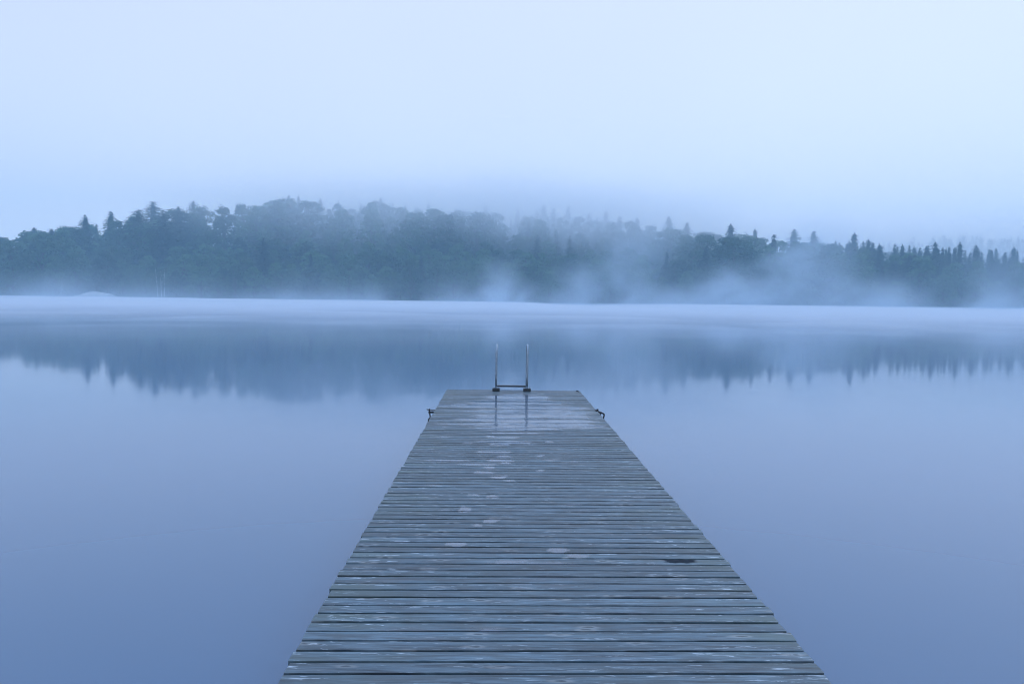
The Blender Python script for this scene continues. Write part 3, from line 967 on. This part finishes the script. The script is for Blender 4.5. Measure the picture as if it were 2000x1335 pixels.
# undergrowth along the bank and on the open slope
mb = MB()
rg = np.random.default_rng(5)
for k in range(900):
    x = rg.uniform(-185, 185)
    y = float(shore_y(x)) + abs(rg.normal(0, 1)) * 3.0 + .6
    p = pixel((x, y, 1))[0]
    if 112 < p < 228 and y < SHORE + 3: continue
    r = rg.uniform(.5, 1.5)
    lobe_leaves(mb, (x, y, float(ground(x, y)) + r * .4), r, 26, rg, .30, flat=.9)
for k in range(1100):
    x = rg.uniform(-230, 240)
    y = rg.uniform(236, 335)
    r = rg.uniform(1.0, 2.2)
    lobe_leaves(mb, (x, y, float(ground(x, y)) + r * .5), r, 22, rg, .45, flat=.9)
tag(mb.build('undergrowth', m_leaf), 'dark shrubs and saplings under the trees of the far shore', kind='stuff')

# the faint second ridge behind the low end of the shore
mb = MB()
for k in range(620):
    x = rg.uniform(120, 440)
    y = rg.uniform(425, 520)
    z = float(ground(x, y))
    h = rg.uniform(11, 17)
    n = 110
    f_ = rg.random(n)
    a = rg.random(n) * 6.28
    r_ = 4.2 * (1 - f_) ** .75 * rg.uniform(.4, 1, n)
    c = np.stack([x + r_ * np.cos(a), y + r_ * np.sin(a), z + 1 + f_ * (h - 1)], -1)
    mb.quads(leaf_quads(c, np.stack([np.cos(a), np.sin(a), a * 0 + .5], -1), rg.uniform(.6, 1.0, n) * (1.15 - .7 * f_), rg))
tag(mb.build('far_woods', m_needle), 'faint spruce woods on a second ridge almost lost in fog', kind='stuff')

# the same leafy shore going on past both sides of the view
mb = MB()
for k in range(260):
    y = rg.uniform(233, 310)
    x = (150 + (y - 230) * .66 + 14 + rg.uniform(0, 130)) * rg.choice([-1, 1])
    z, h = float(ground(x, y)), rg.uniform(9, 15)
    for j in range(9):
        zf = rg.uniform(.15, .9)
        a, q_ = rg.random() * 6.28, 3.4 * math.sin(math.pi * zf) ** .6 * rg.random()
        lobe_leaves(mb, (x + q_ * math.cos(a), y + q_ * math.sin(a), z + zf * h), rg.uniform(.9, 1.7), 34, rg, .42)
tag(mb.build('shore_woods', m_leaf), 'leafy woods carrying on along the far shore', kind='stuff')

# ------------------------------------------------------------------ the bare rock at the water
m_rock, t, out = new_mat('bare_granite')
b = N(t, 'ShaderNodeBsdfPrincipled', Roughness=0.8)
c_ = N(t, 'ShaderNodeTexCoord')
n_ = N(t, 'ShaderNodeTexNoise', Scale=0.9, Detail=6.0, Roughness=0.65)
L(t, c_.outputs['Object'], n_.inputs['Vector'])
r_ = N(t, 'ShaderNodeValToRGB')
r_.color_ramp.elements[0].position, r_.color_ramp.elements[1].position = .35, .68
r_.color_ramp.elements[0].color, r_.color_ramp.elements[1].color = (.30, .32, .32, 1), (.52, .53, .52, 1)
L(t, n_.outputs['Fac'], r_.inputs[0]); L(t, r_.outputs[0], b.inputs['Base Color'])
bp = N(t, 'ShaderNodeBump', Strength=0.6, Distance=0.15)
L(t, n_.outputs['Fac'], bp.inputs['Height']); L(t, bp.outputs[0], b.inputs['Normal'])
L(t, b.outputs[0], out.inputs['Surface'])
ra, rb = on_plane(128, 588, 0), on_plane(218, 589, 0)
pa, pb = at_depth(126, 585, 226.5), at_depth(218, 586, 226.5)
RX, RW = (pa.x + pb.x) / 2, pb.x - pa.x
ps = np.array([0, .08, .2, .38, .52, .7, .86, .93, .97, 1.0])
pz = np.array([0, .22, .52, .86, 1.0, .95, .86, .80, .45, 0])
gx = np.linspace(0, 1, 60)
gy = np.linspace(0, 1, 24)
GX, GY = np.meshgrid(gx, gy)
HZr = np.interp(GX, ps, pz) * np.sin(np.pi * np.clip(GY * .92 + .0, 0, 1)) ** .55 * 2.75
HZr += (vnoise(GX * 9, GY * 5) - .5) * .45 + (vnoise(GX * 26 + 4, GY * 14) - .5) * .22
mb = MB()
idx = np.arange(GX.size).reshape(GX.shape)
mb.add(np.stack([(GX - .5) * RW, (GY - .5) * 9.0, HZr - .35], -1).reshape(-1, 3),
       np.stack([idx[:-1, :-1], idx[:-1, 1:], idx[1:, 1:], idx[1:, :-1]], -1).reshape(-1, 4).tolist())
rock = mb.build('shore_rock', m_rock, smooth=True)
rock.location = (RX, 227.6, 0.1)
tag(rock, 'pale bare granite hump sloping into the far edge of the lake', 'rock')

# ------------------------------------------------------------------ the air: haze, lake mist, rising plumes, hilltop fog
def volume_mat(name, density, color, aniso=0.0):
    m, t, out = new_mat(name)
    v = N(t, 'ShaderNodeVolumePrincipled')
    v.inputs['Color'].default_value = (*color, 1)
    v.inputs['Density'].default_value = density
    v.inputs['Anisotropy'].default_value = aniso
    L(t, v.outputs[0], out.inputs['Volume'])
    return m, t, v


HAZE_COL = (0.56, 0.86, 1.0)
m_haze, _, _ = volume_mat('morning_haze', 0.00140, HAZE_COL)
mb = MB()
mb.box((0, 275, 40), (1160, 790, 86))
tag(mb.build('haze', m_haze), 'even blue morning haze over the lake', kind='stuff')

# a thin blanket of mist lying on the far water: flat closed mesh with a gently rolling top
m_low, _, _ = volume_mat('lake_mist', 0.044, (0.93, 0.97, 1.0))
gx, gy = np.linspace(-330, 330, 111), np.linspace(-60, 233, 90)
GX, GY = np.meshgrid(gx, gy)
top = 0.15 + 1.12 * smooth(52, 150, GY) * (.45 + .9 * vnoise(GX / 16 + 3, GY / 22)) * (1 + .22 * smooth(-60, 90, GX)) + .4 * (vnoise(GX / 5, GY / 9) - .3) * smooth(25, 60, GY)
top = np.clip(top, .12, 1.35) * (1 - .75 * smooth(196 + 14 * vnoise(GX / 12, GX * 0 + 3), 233, GY))
mb = MB()
idx = np.arange(GX.size).reshape(GX.shape)
n_v = GX.size
qt = np.stack([idx[:-1, :-1], idx[:-1, 1:], idx[1:, 1:], idx[1:, :-1]], -1).reshape(-1, 4)
faces = qt.tolist() + (qt[:, ::-1] + n_v).tolist()
ring = list(idx[0, :]) + list(idx[1:, -1]) + list(idx[-1, -2::-1]) + list(idx[-2:0:-1, 0])
for i in range(len(ring)):
    a, c = int(ring[i]), int(ring[(i + 1) % len(ring)])
    faces.append((a + n_v, c + n_v, c, a))
mb.add(np.concatenate([np.stack([GX, GY, top], -1).reshape(-1, 3), np.stack([GX, GY, GX * 0 + .03], -1).reshape(-1, 3)]), faces)
tag(mb.build('lake_mist', m_low), 'thin bright blanket of mist lying on the far water', kind='stuff')


def vmath(t, op, a, b_=None, c=None):
    n = N(t, 'ShaderNodeMath', operation=op)
    for i, v in enumerate((a, b_, c)):
        if v is None: continue
        if hasattr(v, 'links'): L(t, v, n.inputs[i])
        else: n.inputs[i].default_value = v
    return n.outputs[0]


def vrange(t, s, a, b_, c=0.0, d=1.0):
    n = N(t, 'ShaderNodeMapRange', interpolation_type='SMOOTHSTEP')
    n.inputs['From Min'].default_value, n.inputs['From Max'].default_value = a, b_
    n.inputs['To Min'].default_value, n.inputs['To Max'].default_value = c, d
    L(t, s, n.inputs['Value'])
    return n.outputs[0]


# plumes rising off the water in front of the trees
m_rise, t, v = volume_mat('rising_mist', 0.0, (0.82, 0.92, 1.0))
g = N(t, 'ShaderNodeNewGeometry')
s = N(t, 'ShaderNodeSeparateXYZ')
L(t, g.outputs['Position'], s.inputs[0])
px_, py_, pz_ = s.outputs
lean = vmath(t, 'MULTIPLY_ADD', pz_, -0.26, px_)                 # plumes drift sideways as they rise
mpw = N(t, 'ShaderNodeMapping')
mpw.inputs['Scale'].default_value = (0.045, 0.045, 0.10)
L(t, g.outputs['Position'], mpw.inputs['Vector'])
nw = N(t, 'ShaderNodeTexNoise', Scale=1.0, Detail=3.0, Roughness=0.6)
L(t, mpw.outputs[0], nw.inputs['Vector'])
lean = vmath(t, 'MULTIPLY_ADD', vmath(t, 'SUBTRACT', nw.outputs['Fac'], 0.5), 20.0, lean)
cb = N(t, 'ShaderNodeCombineXYZ')
L(t, vmath(t, 'MULTIPLY', lean, 0.060), cb.inputs[0]); L(t, vmath(t, 'MULTIPLY', py_, 0.035), cb.inputs[1]); L(t, vmath(t, 'MULTIPLY', pz_, 0.040), cb.inputs[2])
nz = N(t, 'ShaderNodeTexNoise', Scale=1.0, Detail=4.0, Roughness=0.58)
L(t, cb.outputs[0], nz.inputs['Vector'])
soft = vrange(t, nz.outputs['Fac'], 0.36, 0.70)
R = 196.0 / FPX
total = None
for pxc, wid, hgt_, amp in [(960, 26, 12, .085), (1010, 16, 7, .030), (1120, 38, 13, .040), (1215, 50, 20, .036), (1300, 40, 6, .030), (1395, 34, 12, .070), (1565, 48, 27, .085), (1515, 26, 16, .060), (1450, 22, 9, .050),
                            (1690, 60, 9, .022), (1775, 40, 10, .026), (1950, 75, 17, .026), (820, 60, 7, .003), (700, 50, 6, .011), (560, 60, 4, .012), (50, 70, 8, .018), (270, 60, 4, .008)]:
    xc, wx = (pxc - 974) * R, wid * R
    d = vmath(t, 'DIVIDE', vmath(t, 'SUBTRACT', lean, xc), wx)
    gx_ = vmath(t, 'EXPONENT', vmath(t, 'MULTIPLY', vmath(t, 'MULTIPLY', d, d), -1.0))
    fz = vrange(t, pz_, hgt_ * 1.15, hgt_ * .1)
    e = vmath(t, 'MULTIPLY', vmath(t, 'MULTIPLY', gx_, fz), amp)
    total = e if total is None else vmath(t, 'ADD', total, e)
total = vmath(t, 'MULTIPLY', total, vmath(t, 'MULTIPLY_ADD', soft, 1.5, 0.35))
base_ = vmath(t, 'MULTIPLY', vmath(t, 'EXPONENT', vmath(t, 'MULTIPLY', pz_, -0.40)), vmath(t, 'MULTIPLY_ADD', soft, 0.085, 0.012))
total = vmath(t, 'ADD', total, base_)
edge_y = vmath(t, 'MULTIPLY', vrange(t, py_, 182, 192), vrange(t, py_, 212, 203))
L(t, vmath(t, 'MULTIPLY', total, edge_y), v.inputs['Density'])
mb = MB(); mb.box((5, 197, 16.2), (300, 30, 32))
tag(mb.build('rising_mist', m_rise), 'wisps of mist rising off the water in front of the trees', kind='stuff')
m_rise.cycles.volume_step_rate = 0.35

# fog sitting on the hilltop, thickening with height
m_fog, t, v = volume_mat('hilltop_fog', 0.0, (0.97, 0.985, 1.0))
g = N(t, 'ShaderNodeNewGeometry')
s = N(t, 'ShaderNodeSeparateXYZ')
L(t, g.outputs['Position'], s.inputs[0])
px_, py_, pz_ = s.outputs
mp = N(t, 'ShaderNodeMapping')
mp.inputs['Scale'].default_value = (0.016, 0.012, 0.035)
L(t, g.outputs['Position'], mp.inputs['Vector'])
nz = N(t, 'ShaderNodeTexNoise', Scale=1.0, Detail=2.0)
L(t, mp.outputs[0], nz.inputs['Vector'])
zz = vmath(t, 'MULTIPLY_ADD', nz.outputs['Fac'], 18.0, vmath(t, 'MULTIPLY_ADD', px_, 0.045, pz_))
dens = vmath(t, 'MULTIPLY', vrange(t, zz, 22, 44), 0.038)
dens = vmath(t, 'MULTIPLY', dens, vmath(t, 'MULTIPLY', vrange(t, px_, -150, -35), vrange(t, px_, 100, 25)))
top_ = vmath(t, 'MULTIPLY_ADD', nz.outputs['Fac'], -14.0, pz_)
dens = vmath(t, 'MULTIPLY', dens, vmath(t, 'MULTIPLY', vmath(t, 'MULTIPLY', vrange(t, py_, 233, 262), vrange(t, py_, 342, 312)), vrange(t, top_, 40, 18)))
behind = vmath(t, 'MULTIPLY', vmath(t, 'MULTIPLY', vrange(t, py_, 262, 300), vrange(t, px_, 40, 130)), vmath(t, 'MULTIPLY', vrange(t, top_, 34, 14), vmath(t, 'MULTIPLY_ADD', nz.outputs['Fac'], .018, .006)))
behind = vmath(t, 'MULTIPLY', behind, vrange(t, py_, 418, 390))
dens = vmath(t, 'ADD', dens, behind)
L(t, dens, v.inputs['Density'])
mb = MB(); mb.box((110, 330, 34), (460, 180, 44))
tag(mb.build('hilltop_fog', m_fog), 'low cloud resting on the wooded hilltop', kind='stuff')
m_fog.cycles.volume_step_rate = 0.4
